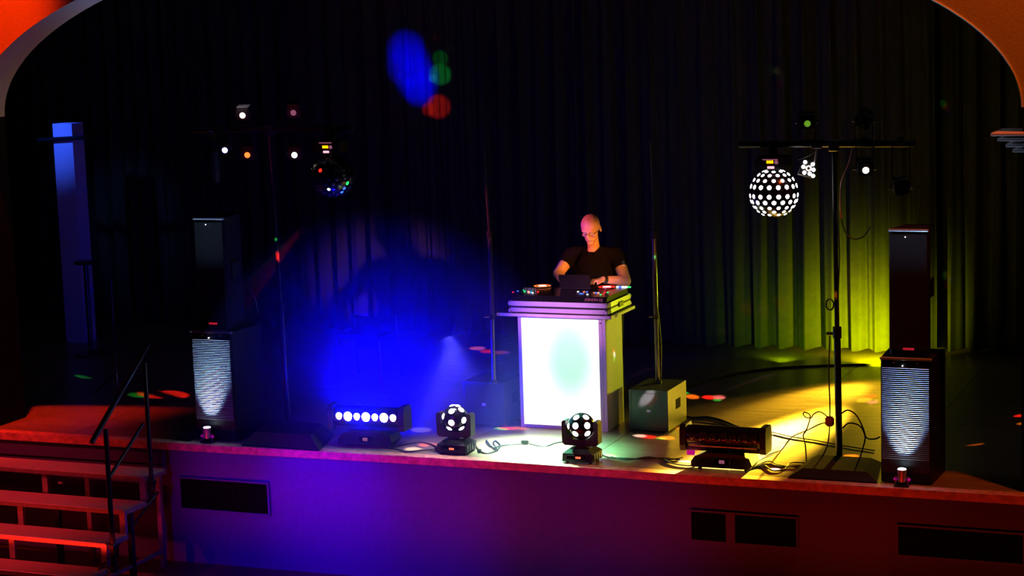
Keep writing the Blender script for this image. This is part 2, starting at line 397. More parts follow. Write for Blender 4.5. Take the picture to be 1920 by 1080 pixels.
mic_stand()

# ------------------------------------------------------------------ portable stairs
def stairs():
    XR = -8.30; XL = -12.0
    t = empty('stage_stairs', (0, 0, FZ), 'open metal stairs with pale carpeted treads at the left of the stage', 'stairs')
    L = lambda z: z-FZ
    tr = [(-.19, 12.26, 12.56), (-.38, 11.965, 12.27), (-.57, 11.705, 12.0), (-.76, 11.44, 11.715)]
    for z, y0, y1 in tr:
        o = MB().rbox(XL, XR, y0+.012, y1, L(z)-.03, L(z), .003, 1).build('tread', 'tread', t)
        MB().rbox(XL, XR+.002, y0, y0+.014, L(z)-.034, L(z)+.004, .003, 1).build('nosing', 'stairmetal', o)
    for k, (z, y0, y1) in enumerate(tr):
        zb = L(tr[k+1][0]) if k < 3 else 0
        xsup = [XR-.03, XR-.03]+[-9.28+.16*0-(.19*k)*0-.0]+[-10.6, -11.8]
        for x in (XR-.035, (-9.25, -9.28, -9.18, -9.15)[k]-.0, -10.4, -11.6):
            MB().box(x-.025, x+.025, y0+.03, y0+.06, zb, L(z)-.03).build('leg', 'stairmetal', t)
    for x in (XR-.035, -9.0, -10.4, -11.6):
        MB().box(x-.02, x+.02, 12.50, 12.54, 0, L(-.19)-.03).build('leg', 'stairmetal', t)
        MB().box(x-.02, x+.02, 12.08, 12.12, 0, L(-.38)-.03).build('leg', 'railmetal', t)
    # side stringer zig-zag
    for z, y0, y1 in tr:
        MB().box(XR-.0, XR+.012, y0, y1, L(z)-.036, L(z)-.006).build('side_rail', 'stairmetal', t)
    MB().box(XR-.05, XR-.02, 11.47, 12.54, .12, .145).build('brace', 'stairmetal', t)
    MB().cyl((XR-.035, 11.47, .13), (XR-.035, 12.52, .62), .011).build('brace', 'railmetal', t)
    # handrail
    X = XR+.03
    p1 = atx(190, 808, X); p1b = atx(207, 1070, X); p2 = atx(262, 680, X); p2b = atx(277, 890, X)
    MB().cyl((X, 11.762, L(-.80)), (X, 11.762, L(.30)), .019, seg=10).build('handrail_post', 'railmetal', t)
    MB().cyl((X, 12.325, L(-.30)), (X, 12.325, L(.70)), .018, seg=10).build('handrail_post', 'railmetal', t)
    a = atx(275, 650, X); b = atx(172, 830, X)
    hr = MB().cyl((X, a.y, L(a.z)), (X, b.y, L(b.z)), .021, seg=12).build('handrail', 'railmetal', t, smooth=True)
    MB().cyl((X, a.y, L(a.z)), (X, a.y+.012, L(a.z)+.015), .022).build('end_cap', 'black', hr)
    a = atx(268, 795, X); b = atx(205, 895, X)
    MB().cyl((X, a.y, L(a.z)), (X, b.y, L(b.z)), .014, seg=10).build('diagonal_brace', 'railmetal', t)
    for z, y in ((-.24, 12.325), (-.6, 11.762), (-.78, 11.762)):
        MB().rbox(XR+.008, X+.025, y-.03, y+.03, L(z)-.02, L(z)+.02, .004, 1).build('clamp', 'railmetal', t)
    for (x, z, y) in ((-9.2, -.30, 12.32), (-8.37, -.69, 11.77)):
        MB().cyl((x+.06, y, L(z)), (x+.1, y, L(z)), .012).build('wing_bolt', 'stairmetal', t)
stairs()

# ------------------------------------------------------------------ speaker stacks
def sub_speaker(x0, x1, y0, z1, label):
    W = x1-x0; D = .42
    t = empty('subwoofer', ((x0+x1)/2, y0, 0), label, 'speaker')
    h = W/2
    MB().prism([(-h, .012), (-h+.012, 0), (h-.012, 0), (h, .012), (h+.02, D), (-h-.02, D)], 0.01, z1, 'z').build('cabinet', 'black', t)
    # grille: horizontal louvres
    zz0, zz1 = .17, z1-.06; n = 46
    g = tag(MB().box(-h+.012, h-.012, -.004, 0, zz0, zz1).build('grille_backing', 'black', t))
    s0 = None
    for i in range(n):
        z = zz0+(zz1-zz0)*(i+.5)/n
        if s0 is None:
            o = MB()._add([(-h+.014, -.004, -.0065), (h-.014, -.004, -.0065), (h-.014, -.014, .0015), (-h+.014, -.014, .0015), (-h+.014, -.004, .0035), (h-.014, -.004, .0035)],
                          [(0, 1, 2, 3), (3, 2, 5, 4), (0, 3, 4), (1, 5, 2), (0, 4, 5, 1)]).build('louvre', 'grille', g); s0 = o.data
        else:
            o = bpy.data.objects.new('louvre', s0); COL.objects.link(o); o.parent = g
        o.location = (0, 0, z)
    MB().rbox(-h-.003, h+.003, -.006, .02, z1-.012, z1+.004, .002, 1).build('top_trim', 'alu', t)
    for dx in (-.08, .08): MB().cyl((dx, -.006, z1-.03), (dx, .0, z1-.03), .006).build('screw', 'alu', t)
    MB().cyl((-.02, -.01, z1-.05), (-.02, 0, z1-.05), .0032).build('power_light', 'white_led', t)
    MB().rbox(-.045, .045, -.008, 0, .09, .12, .003, 1).build('badge', 'blackmetal', t)
    for sx in (-1, 1):
        for yy in (.04, D-.04): MB().cyl((sx*(h-.04), yy, 0), (sx*(h-.04), yy, .012), .015).build('foot', 'cable', t)
    return t
def top_speaker(x0, x1, y0, z0, z1, label):
    W = x1-x0; D = .33; h = W/2
    t = empty('loudspeaker', ((x0+x1)/2, y0, z0), label, 'speaker')
    H = z1-z0
    MB().prism([(-h, .02), (-h+.02, 0), (h-.02, 0), (h, .02), (h-.05, D), (-h+.05, D)], 0, H, 'z').build('cabinet', 'black', t)
    MB().rbox(-h+.01, h-.01, -.01, 0, .04, H-.03, .004, 1).build('grille', 'carpet', t)
    MB().rbox(-h+.003, h-.003, -.012, .02, H-.012, H+.002, .002, 1).build('top_trim', 'alu', t)
    MB().rbox(-.038, .038, -.015, -.009, .045, .06, .002, 1).build('badge', 'badge', t)
    MB().cyl((-.02, -.014, H-.05), (-.02, -.008, H-.05), .0032).build('power_light', 'white_led', t)
    for sx in (-1, 1): MB().rbox(sx*(h-.01)-.006, sx*(h-.01)+.006, .1, .22, H*.45, H*.6, .004, 1).build('handle', 'blackmetal', t)
sub_speaker(-8.145, -7.78, 12.81, .875, 'tall black subwoofer with louvred grille at the bottom of the left stack')
top_speaker(-8.105, -7.83, 12.87, .879, 1.765, 'tall black loudspeaker on top of the left stack')
sub_speaker(-2.69, -2.345, 12.82, .87, 'tall black subwoofer with louvred grille at the bottom of the right stack')
top_speaker(-2.645, -2.372, 12.89, .874, 1.742, 'tall black loudspeaker on top of the right stack')
# small uplights in front of the stacks
def uplight(x, y, z, label, e):
    t = empty('uplight', (x, y, 0), label, 'light')
    MB().rbox(-.05, .05, -.03, .03, 0, .012, .003, 1).build('base', 'blackmetal', t)
    b = MB(); b.box(-.045, -.039, -.01, .01, .008, .07); b.box(.039, .045, -.01, .01, .008, .07)
    b.build('yoke', 'stairmetal', t)
    MB().lathe([(.012, .03), (.026, .035), (.03, .06), (.033, z), (.028, z)], 18).build('lamp_body', 'stairmetal', t, smooth=True)
    MB().cyl((0, 0, z), (0, 0, z+.004), .027, seg=18).build('lens', 'uplight_led', t)
    for s in (-1, 1): MB().cyl((s*.036, 0, .05), (s*.056, 0, .05), .009).build('knob', 'magenta_glow', t)
    for dx in (-.035, .0, .035): spot((x+dx*.3, y, z+.012), (x+dx*1.1+.01, y+.062, z+.26), (.38, .62, 1), e/3, 25, 1, .02)
uplight(-8.0, 12.735, .12, 'small round uplight shining up the left speaker stack', 260)
uplight(-2.53, 12.745, .12, 'small round uplight shining up the right speaker stack', 260)
tag(MB().rbox(-8.30, -8.16, 12.73, 12.79, 0, .012, .003, 1).build('floor_plate', 'black'), 'flat black plate on the floor left of the left speaker stack', 'plate')

# ------------------------------------------------------------------ lighting stands
def clamp(t, x, z, name='clamp'):
    return MB().rbox(x-.025, x+.025, -.035, .03, z-.06, z+.035, .005, 1).build(name, 'blackmetal', t)
def light_stand(X, Y, zbar, x0, x1, tilt, label, base):
    t = empty('lighting_stand', (X, Y, 0), label, 'stand')
    px, pw = base
    fp = [Vector((atz(*q).x-X, atz(*q).y-Y, 0)) for q in px]
    MB().prism([(p.x, p.y) for p in fp], 0, .012, 'z').build('base_plate', 'black', t)
    c = sum(fp, Vector())/len(fp)
    MB()._add([(p.x*.99, p.y*.99, .012) for p in fp]+[(c.x+(p.x-c.x)*.72, c.y+(p.y-c.y)*.72, pw) for p in fp],
              [(0, 1, 5, 4), (1, 2, 6, 5), (2, 3, 7, 6), (3, 0, 4, 7), (4, 5, 6, 7)]).build('base_weight', 'carpet', t)
    top = Vector((tilt, 0, zbar))
    lo = Vector((0, 0, .012)); mid = lo.lerp(top, .42)
    MB().cyl(lo, mid, .024, seg=14).build('lower_pole', 'blackmetal', t, smooth=True)
    MB().cyl(mid, top, .017, seg=14).build('upper_pole', 'blackmetal', t, smooth=True)
    MB().cyl(mid-Vector((0, 0, .05)), mid+Vector((0, 0, .03)), .032).build('collar', 'blackmetal', t)
    MB().cyl(mid+Vector((-.03, 0, -.02)), mid+Vector((-.075, 0, -.02)), .012).build('knob', 'cable', t)
    b = MB(); b.cyl((x0-X, 0, zbar+.02), (x1-X, 0, zbar+.02), .024, seg=12)
    b.build('crossbar', 'blackmetal', t, smooth=True)
    for xx in (x0-X, x1-X): MB().cyl((xx-.004, 0, zbar+.02), (xx+.004, 0, zbar+.02), .027).build('end_cap', 'cable', t)
    MB().rbox(tilt-.035, tilt+.035, -.03, .03, zbar-.03, zbar+.05, .005, 1).build('bracket', 'steel', t)
    return t
YL = 13.24; YR = 13.306
light_stand(-7.55, YL, 2.41, -8.30, -6.86, -.05, 'black lighting stand with crossbar behind the left speaker stack',
            ([(453, 836), (598, 846), (628, 816), (500, 800)], .10))
light_stand(-3.09, YR, 2.27, -3.79, -2.55, -.02, 'black lighting stand with crossbar and hanging cables at the right',
            ([(1478, 897), (1645, 907), (1655, 870), (1520, 862)], .06))
# ---- lamps on the crossbars
def par_lamp(px, py, Y, up, zbar, lens, label, tilt=0, size=.075, plate=False):
    c = aty(px, py, Y)
    t = empty('spotlight', (c.x, Y-.02, zbar+(.03 if up else -.0)), label, 'light')
    z = c.z-t.location.z; y = -.04
    sgn = 1 if up else -1
    f = MB(); hw = size*.85
    f.box(-hw, hw, .0, .02, -.004, .004); zc = z
    f.box(-hw, -hw+.005, -.0, .02, min(0, zc), max(0, zc)); f.box(hw-.005, hw, .0, .02, min(0, zc), max(0, zc))
    f.build('yoke', 'steel', t)
    for s in (-1, 1): MB().cyl((s*hw, .01, zc), (s*(hw+.02), .01, zc), .011).build('knob', 'steel', t)
    mt = Matrix.Translation((0, .01, zc)) @ Matrix.Rotation(R(tilt), 4, 'Y') @ Matrix.Rotation(R(20), 4, 'Z') @ Matrix.Rotation(R(8), 4, 'X')
    MB().rbox(-size*.68, size*.68, -.05, .09, -size*.55, size*.78, .01, 2, mt).build('housing', 'black', t)
    MB().lathe([(.036, 0), (.036, .012), (.028, .012)], 20, mt @ Matrix.Translation((0, -.052, 0)) @ Matrix.Rotation(R(90), 4, 'X'), cap=False).build('lens_ring', 'blackmetal', t)
    MB().ball((0, -.052, 0), .023, (1, .5, 1), 16, 10, mt).build('lens', lens, t, smooth=True)
    MB().rbox(-size*.65, size*.65, -.04, .08, size*.80, size*.85, .003, 1, mt).build('cooling_plate', 'grille' if plate else 'steel', t)
    MB().rbox(-.02, .02, -.03, .03, -.045 if up else -.0, .0 if up else .05, .004, 1).build('clamp', 'blackmetal', t)
    return t
zl, zr = 2.43, 2.29
par_lamp(458, 214, YL, True, zl, 'warm_led', 'upright spotlight with a pale mesh plate above the left crossbar', plate=True)
par_lamp(553, 209, YL, True, zl, 'ring_dim', 'upright spotlight with a dim pink lens above the left crossbar')
par_lamp(467, 288, YL, False, zl, 'orange_led', 'hanging spotlight with an orange lens under the left crossbar')
par_lamp(555, 288, YL, False, zl, 'warm_led', 'hanging spotlight with a white lens under the left crossbar')
par_lamp(425, 279, YL, False, zl, 'deepblue_led', 'small hanging lamp with a blue lens under the left crossbar', size=.045)
par_lamp(1513, 229, YR, True, zr, 'ring_green', 'upright spotlight with a dim green lens above the right crossbar')
par_lamp(1620, 226, YR, True, zr, 'dead', 'upright unlit spotlight tilted over the right end of the crossbar', tilt=35)
par_lamp(1622, 316, YR, False, zr, 'warm_led', 'hanging spotlight with a white lens under the right crossbar')
par_lamp(1690, 352, YR, False, zr, 'dead', 'hanging unlit spotlight at the far right end of the crossbar', tilt=-10)
def hanging_box():
    c = aty(400, 258, YL)
    t = empty('strobe_light', (c.x, YL-.02, zl-.02), 'dark narrow lamp box hanging at the left end of the crossbar', 'light')
    MB().rbox(-.018, .018, -.03, .03, -.05, .02, .004, 1).build('clamp', 'badge', t).data.materials[0] = M['stairmetal']
    MB().rbox(-.035, .035, -.06, .06, -.13, -.05, .008).build('bracket', 'black', t)
    MB().lathe([(.045, -.40), (.05, -.38), (.05, -.15), (.03, -.13)], 18).build('lamp_body', 'black', t, smooth=True)
hanging_box()
# mirror ball lights
def ball_light(px, py, Y, zbar, label, lit):
    c = aty(px, py, Y); rr = .172
    t = empty('ball_light', (c.x, Y, zbar), label, 'light', 'ball lights hanging from the crossbars')
    z = c.z-zbar
    MB().rbox(-.025, .025, -.04, .03, -.08, .03, .005, 1).build('clamp', 'blackmetal', t)
    MB().rbox(-.11, .11, -.09, .09, z+rr+.01, -.08, .012).build('control_box', 'black', t)
    MB().rbox(-.055, .055, -.094, -.088, -.105, -.098, .001, 1).build('vent', 'ring_dim', t)
    zt = z+rr+.055
    d = MB()
    for k in range(3): d.box(-.025+k*.017, -.012+k*.017, -.096, -.09, zt-.008, zt+.012)
    d.build('display', 'amber_display', t)
    MB().rbox(-.02, .03, -.097, -.09, zt-.045, zt-.028, .002, 1).build('indicator', 'pinkbar', t)
    MB().cyl((.045, -.09, zt), (.045, -.096, zt), .014, seg=14).build('dial', 'ring_dim', t)
    MB().cyl((0, 0, z+rr-.01), (0, 0, z+rr+.02), .04).build('neck', 'blackmetal', t)
    sp = MB().ball((0, 0, z), rr, seg=40, rings=24).build('shell', 'gloss', t, smooth=True)
    # rings of round lenses
    az0 = math.atan2(-Y, -c.x)
    colors = ['c_red', 'c_blue', 'c_white', 'c_green', 'c_blue']
    rows = [(66, 8, 0), (51, 12, .5), (35, 14, 0), (18, 16, .5), (-4.5, 16, .5), (-19, 16, 0), (-34, 14, .5), (-47, 10, 0), (-60, 8, .5)]
    n = 0
    protos = {}
    for el, cnt, off in rows:
        for k in range(cnt):
            a = az0+2*PI*(k+off)/cnt; e = R(el)
            dv = Vector((math.cos(e)*math.cos(a), math.cos(e)*math.sin(a), math.sin(e)))
            n += 1
            if lit: mk = 'white_led'
            else:
                mk = 'dead'
                if (el, k) in ((-34, 13),): mk = 'c_white'
                if (el, k) in ((-34, 1), (-47, 1)): mk = 'c_blue'
                if (el, k) in ((-19, 2),): mk = 'c_green'
                if (el, k) in ((18, 14),): mk = 'c_red'
            if mk not in protos:
                o = MB().lathe([(.0, .005), (.010, .0035), (.014, 0), (.014, -.006)], 14, cap=False).build('lens', mk, sp, smooth=True); protos[mk] = o.data
            else:
                o = bpy.data.objects.new('lens', protos[mk]); COL.objects.link(o); o.parent = sp
            o.location = Vector((0, 0, z))+dv*(rr-.001); o.rotation_euler = dv.to_track_quat('Z', 'Y').to_euler()
            s = 1.0 if abs(el) > 30 else 1.15
            o.scale = (s, s, 1)
    return t
ball_light(1451, 362, YR, zr, 'large black ball light glowing with white round lenses at the right', True)
ball_light(623, 329, YL, zl, 'dark ball light with a few coloured glints at the left', False)
# tilted derby lamp
def derby():
    c = aty(1516, 316, YR)
    t = empty('effect_light', (c.x, YR-.02, c.z), 'small tilted square lamp with a cluster of white lenses beside the glowing ball', 'light')
    mt = Matrix.Rotation(R(20), 4, 'Z') @ Matrix.Rotation(R(18), 4, 'Y') @ Matrix.Rotation(R(-10), 4, 'X')
    MB().prism([(-.055, -.055), (.055, -.055), (.04, .055), (-.05, .055)], -.03, .05, 'y', mt).build('housing', 'black', t)
    MB().lathe([(.012, .0), (.02, .006), (.02, 0)], 16, mt @ Matrix.Translation((0, -.034, 0)) @ Matrix.Rotation(R(90), 4, 'X'), cap=False).build('lens_ring', 'warm_led', t)
    for x, z in ((-.035, .035), (0.02, .035), (-.038, 0), (.036, .0), (-.02, -.037), (.018, -.034), (.045, -.042)):
        MB().ball((x, -.034, z), .0135, (1, .4, 1), 12, 8, mt).build('lens', 'white_led', t, smooth=True)
    MB().cyl((.05, 0, .03), (.07, .02, zr-c.z), .011).build('arm', 'stairmetal', t)
    MB().rbox(.03, .1, -.01, .05, zr-c.z-.03, zr-c.z+.03, .005, 1).build('clamp', 'blackmetal', t)
derby()
cable([aty(1497, 300, YR-.03), aty(1515, 293, YR-.03), aty(1532, 283, YR-.02)], .003, 'short thin safety wire beside the tilted square lamp', m='stairmetal')

# ------------------------------------------------------------------ moving head lights on the floor
def ball_head(px, py, rz, label, lens_dirs, lens_mat, disp):
    p = atz(px, py)
    t = empty('moving_light', (p.x, p.y+.1, 0), label, 'light', 'ball shaped moving lights on the stage edge', rz)
    b = MB()._add([(-.12, -.1, .015), (.12, -.1, .015), (.12, .1, .015), (-.12, .1, .015), (-.115, -.1, .075), (.115, -.1, .075), (.12, .1, .075), (-.12, .1, .075), (-.075, -.07, .105), (.075, -.07, .105), (.075, .07, .105), (-.075, .07, .105)],
                  [(3, 2, 1, 0), (0, 1, 5, 4), (1, 2, 6, 5), (2, 3, 7, 6), (3, 0, 4, 7), (4, 5, 9, 8), (5, 6, 10, 9), (6, 7, 11, 10), (7, 4, 8, 11), (8, 9, 10, 11)])
    base = b.build('base', 'black', t)
    MB().rbox(-.085, .07, -.106, -.098, .03, .065, .003, 1).build('control_panel', 'gloss', base)
    d = MB()
    for k in range(3): d.box(-.012+k*.014, -.002+k*.014, -.109, -.105, .041, .055)
    d.build('display', 'red_display', base)
    for k in range(4): MB().box(.118, .124, -.08+k*.045, -.05+k*.045, .02, .07).build('cooling_fin', 'steel', base)
    for sx in (-1, 1):
        for sy in (-1, 1): MB().cyl((sx*.09, sy*.075, 0), (sx*.09, sy*.075, .016), .013).build('foot', 'cable', t)
    MB().cyl((0, 0, .1), (0, 0, .125), .06, seg=20).build('turntable', 'blackmetal', t)
    # yoke: U shape with chamfered shoulders
    U = [(-.14, .14), (-.12, .122), (.12, .122), (.14, .14), (.142, .29), (.132, .305), (.108, .305), (.108, .225), (.055, .165), (-.055, .165), (-.108, .225), (-.108, .305), (-.132, .305), (-.142, .29)]
    MB().prism(U, -.04, .045, 'y').build('yoke', 'black', t)
    for sx in (-1, 1): MB().cyl((sx*.1, 0, .262), (sx*.112, 0, .262), .02).build('pivot', 'steel', t)
    h = MB().ball((0, 0, .262), .099, seg=26, rings=16).build('head', 'gloss', t, smooth=True)
    for az, el in lens_dirs:
        a = R(az)-PI/2; e = R(el); dv = Vector((math.cos(e)*math.cos(a), math.cos(e)*math.sin(a), math.sin(e)))
        o = MB().lathe([(0, .008), (.016, .006), (.024, 0), (.024, -.01)], 18, cap=False).build('lens', lens_mat, h, smooth=True)
        o.location = Vector((0, 0, .262))+dv*.097; o.rotation_euler = dv.to_track_quat('Z', 'Y').to_euler()
        MB().lathe([(.024, .004), (.029, .002), (.03, -.008)], 18, cap=False).build('lens_rim', 'blackmetal', h).matrix_local = Matrix.Translation(o.location) @ o.rotation_euler.to_matrix().to_4x4()
    for k in range(8):
        a = k*PI/4; MB().cyl((.04*math.cos(a), -.0, .262+.0), (.041*math.cos(a), 0, .2621), .001, seg=3) if 0 else None
    return t
cdir = 20
D1 = [(cdir+a, e) for e, a in ((50, -34), (50, 34), (12, -26), (12, 27), (-24, -30), (-24, 29))]+[(cdir+180, 20), (cdir+130, 10), (cdir-110, 10), (cdir+75, 0), (cdir-72, 5)]
ball_head(1083, 870, 0, 'ball shaped moving light with white lenses in front of the glowing booth', D1, 'white_led', 0)
D2 = [(cdir+a, e) for e, a in ((78, -80), (76, 60), (43, -17), (47, 48), (-9, -14), (-2, 44), (-42, -38), (-44, 42), (14, -66))]
ball_head(846, 853, 0, 'ball shaped moving light with white lenses beside the blue bar light', D2, 'white_led', 0)
def bar_head(px, py, rz, label, lit):
    p = atz(px, py)
    t = empty('bar_light', (p.x, p.y+.11, 0), label, 'light', 'horizontal bar moving lights on the stage edge', rz)
    b = MB().prism([(-.23, .02), (.2, .02), (.22, .05), (.2, .1), (.12, .125), (-.12, .125), (-.2, .1), (-.23, .06)], -.1, .1, 'y')
    base = b.build('base', 'black', t)
    MB().rbox(-.05, .06, -.106, -.098, .045, .09, .003, 1).build('control_panel', 'gloss', base)
    MB().rbox(-.02, .02, -.109, -.104, .055, .08, .002, 1).build('display', 'magenta_glow', base).data.materials[0] = M['ring_dim']
    for sx in (-1, 1):
        for sy in (-1, 1): MB().cyl((sx*.17, sy*.07, 0), (sx*.17, sy*.07, .022), .014).build('foot', 'cable', t)
    MB().cyl((0, 0, .12), (0, 0, .15), .06, seg=18).build('turntable', 'blackmetal', t)
    MB().rbox(-.29, .29, -.045, .06, .125, .165, .012).build('yoke', 'black', t)
    for sx in (-1, 1):
        MB().prism([(-.075, .13), (.075, .13), (.085, .17), (.085, .28), (.065, .32), (-.065, .32), (-.085, .28), (-.085, .17)], sx*.295-.022, sx*.295+.022, 'x').build('end_arm', 'black', t)
    # head: rounded bar
    ring = [(.075*math.cos(2*PI*k/20), .225+.08*math.sin(2*PI*k/20)) for k in range(20)]
    h = MB().prism(ring, -.27, .27, 'x').build('head', 'gloss', t, smooth=True)
    n = 7
    for k in range(n):
        x = -.225+.45*k/(n-1); big = k % 2 == 1
        o = MB().ball((x, -.07, .235), .036 if big else .028, (1, .35, 1), 16, 10).build('lens', 'blue_led' if lit else 'dead', h, smooth=True)
        MB().lathe([(.03 if big else .024, .0), (.039 if big else .031, .006), (.041 if big else .032, -.004)], 18, Matrix.Translation((x, -.068, .235)) @ Matrix.Rotation(R(90), 4, 'X'), cap=False).build('lens_rim', 'blackmetal', h)
    if not lit:
        MB().box(-.25, .25, -.081, -.072, .165, .172).build('trim_strip', 'laminate', h)
        MB().box(-.265, -.205, -.082, -.078, .1, .135).build('sticker', 'magenta_glow', t)
    return t
bar_head(1353, 884, R(0), 'unlit black bar light on the stage edge below the yellow beam', False)
bar_head(683, 840, R(4), 'black bar light glowing blue white at the left of the stage', True)

# ------------------------------------------------------------------ booth
def booth():
    X0, X1, Y0, Y1 = -5.798, -5.06, 13.885, 14.27
    t = empty('dj_booth', ((X0+X1)/2, Y0, 0), 'white booth with a glowing front panel at the centre of the stage', 'booth')
    cx = (X0+X1)/2; W = (X1-X0)/2; D = Y1-Y0
    for s in (-1, 1): MB().box(s*W-(.018 if s > 0 else 0), s*W+(0 if s > 0 else .018), .02, D, 0, .9).build('side_panel', 'laminate', t)
    MB().box(-W+.018, W-.018, D-.018, D, 0.0, .9).build('back_panel', 'laminate', t)
    fr = MB(); b = .028
    fr.box(-W, -W+b, -.0, .02, 0, .9); fr.box(W-b-.03, W-.03, 0, .02, 0, .9); fr.box(-W+b, W-b-.03, 0, .02, 0, .025); fr.box(-W+b, W-b-.03, 0, .02, .885, .9)
    fr.build('front_frame', 'laminate', t)
    MB().box(W-.026, W, -.004, .024, 0, .895).build('corner_post', 'laminate', t)
    MB().cyl((W-.04, -.006, .86), (W-.04, 0, .86), .006).build('screw', 'steel', t)
    p = MB().box(-.34+.0, .31, -.003, .003, -.43, .43).build('glowing_panel', 'panel', t); p.location = (0, .012, .455)
    p.scale = ((2*W-2*b-.03)/.65, 1, 1); p.location.x = -.002
    tx0, tx1 = -5.958, -4.996
    MB().rbox(tx0-cx, tx1-cx, -.045, .52, .9, .925, .004, 1).build('tabletop', 'laminate', t).data.materials[0] = mat('dark_laminate', (.03, .035, .03), .35)
    MB().box(tx0-cx, tx1-cx, -.049, -.044, .901, .925).build('edge_strip', 'laminate', t)
    MB().box(tx1-cx, tx1-cx+.004, -.045, .52, .901, .925).build('edge_strip', 'laminate', t)
booth()
CZ = .925
def flight_case():
    X0, X1, Y0, Y1 = -5.865, -5.03, 13.86, 14.42; z1 = .095
    t = empty('flight_case', ((X0+X1)/2, Y0, CZ), 'open flight case with aluminium edges on top of the booth', 'case')
    W = (X1-X0)/2; D = Y1-Y0
    MB().box(-W+.004, W-.004, .004, D-.004, 0.004, .045).build('tray', 'black', t)
    mb = MB(); mb.box(-W+.003, W-.003, .003, .016, .04, z1); mb.box(-W+.003, W-.003, D-.016, D-.003, .04, z1); mb.box(-W+.003, -W+.016, .016, D-.016, .04, z1); mb.box(W-.016, W-.003, .016, D-.016, .04, z1)
    mb.build('wall', 'black', t)
    for z0, zz in ((.008, .042), (.058, z1)):
        MB().box(-W+.02, W-.02, -.001, .004, z0, zz).build('front_rail', 'alu', t)
        MB().box(W-.004, W+.001, .02, D-.02, z0, zz).build('side_rail', 'alu', t)
        MB().box(-W-.001, -W+.004, .02, D-.02, z0, zz).build('side_rail', 'alu', t)
    for sx in (-1, 1):
        for y in (.012, D-.012):
            for z in (.018, z1-.018):
                MB().ball((sx*(W-.014), y, z), .021, seg=12, rings=8).build('corner', 'alu', t, smooth=True)
    MB().rbox(W-.002, W+.012, D*.45, D*.62, .03, .07, .003, 1).build('latch', 'steel', t)
    for sx in (-1, 1):
        for y in (.03, D-.03): MB().cyl((sx*(W-.04), y, -.0), (sx*(W-.04), y, .005), .012).build('foot', 'cable', t)
flight_case()
def controller():
    z0 = CZ+.05; X0, X1, Y0, Y1 = -5.845, -5.05, 13.885, 14.40
    cx = (X0+X1)/2
    t = empty('dj_controller', (cx, Y0, z0), 'black mixing console with two lit jog wheels inside the flight case', 'controller')
    W = (X1-X0)/2; D = Y1-Y0
    MB().prism([(0, 0), (D, 0), (D, .09), (D-.1, .09), (.032, .085), (.0, .048)], -W, W, 'x').build('body', 'gloss', t)
    def top(y): return min(.09, .085+(y-.032)/(D-.132)*.005)
    def wheel(px, py, ring):
        p = atz(px, py, z0+.09); x = p.x-cx; y = p.y-Y0; z = top(y)
        j = MB().lathe([(.07, z), (.069, z+.006), (.06, z+.009), (.03, z+.008)], 32).build('jog_wheel', 'blackmetal', t); j.location = (x, y, 0)
        r = MB().lathe([(.066, .008), (.071, .011), (.062, .013), (.056, .009)], 32, Matrix.Translation((0, 0, z)), cap=False).build('light_ring', ring, j)
        MB().lathe([(.035, z+.008), (.034, z+.011)], 24).build('centre_display', 'c_white', j)
        return x, y
    xa, ya = wheel(1017, 538, 'c_orange'); xb, yb = wheel(1138, 540, 'c_red')
    rnd = random.Random(3)
    for cxw, lo, hi in ((xa, -.13, .07), (xb, -.2, .12)):
        for k in range(17):
            x = cxw+rnd.uniform(lo, hi); y = rnd.choice([.17, .2, .225, .14, .26])
            c = rnd.choice(['c_green', 'c_green', 'c_red', 'c_blue', 'c_white', 'c_orange', 'dead'])
            if abs(x-cxw) < .075 and y > ya-.09: y = .13+.03*(k % 3)
            z = top(y); MB().box(x-.007, x+.007, y-.005, y+.005, z, z+.006).build('button', c, t)
    for k in range(6): MB().box(xa-.06+k*.02, xa-.056+k*.02, .2, .24, top(.2), top(.2)+.03).build('fader', 'alu', t)
    for k, (dx, c) in enumerate(((.08, 'c_white'), (.1, 'c_blue'), (.125, 'c_white'), (.15, 'c_white'), (.175, 'c_green'))):
        MB().box(xb+dx-.012, xb+dx+.012, yb+.03, yb+.05, top(yb), top(yb)+.012).build('button', c, t)
    MB().box(xb-.06, xb+.06, D-.045, D-.02, .085, .092).build('display', 'c_white', t)
    MB().box(xa-.04, xa+.055, D-.045, D-.02, .085, .092).build('display', 'c_white', t)
    for k in range(5): MB().cyl((-.02+k*.024, -.004, .03), (-.02+k*.024, 0, .03), .004).build('jack', 'c_orange', t).data.materials[0] = M['ring_dim']
    cu = bpy.data.curves.new('lettering', 'FONT'); cu.body = 'DENON DJ'; cu.size = .033; cu.extrude = .0006; cu.align_x = 'CENTER'
    tmp = bpy.data.objects.new('tmp', cu); COL.objects.link(tmp)
    me = bpy.data.meshes.new_from_object(tmp.evaluated_get(bpy.context.evaluated_depsgraph_get())); bpy.data.objects.remove(tmp)
    me.materials.clear(); me.materials.append(M['text'])
    o = bpy.data.objects.new('lettering', me); COL.objects.link(o); o.parent = t
    p = aty(1117, 559, Y0); o.location = (p.x-cx-.022, .0065, .0575); o.rotation_euler = (R(49.1), 0, 0); o.scale = (.92, 1, 1)
controller()
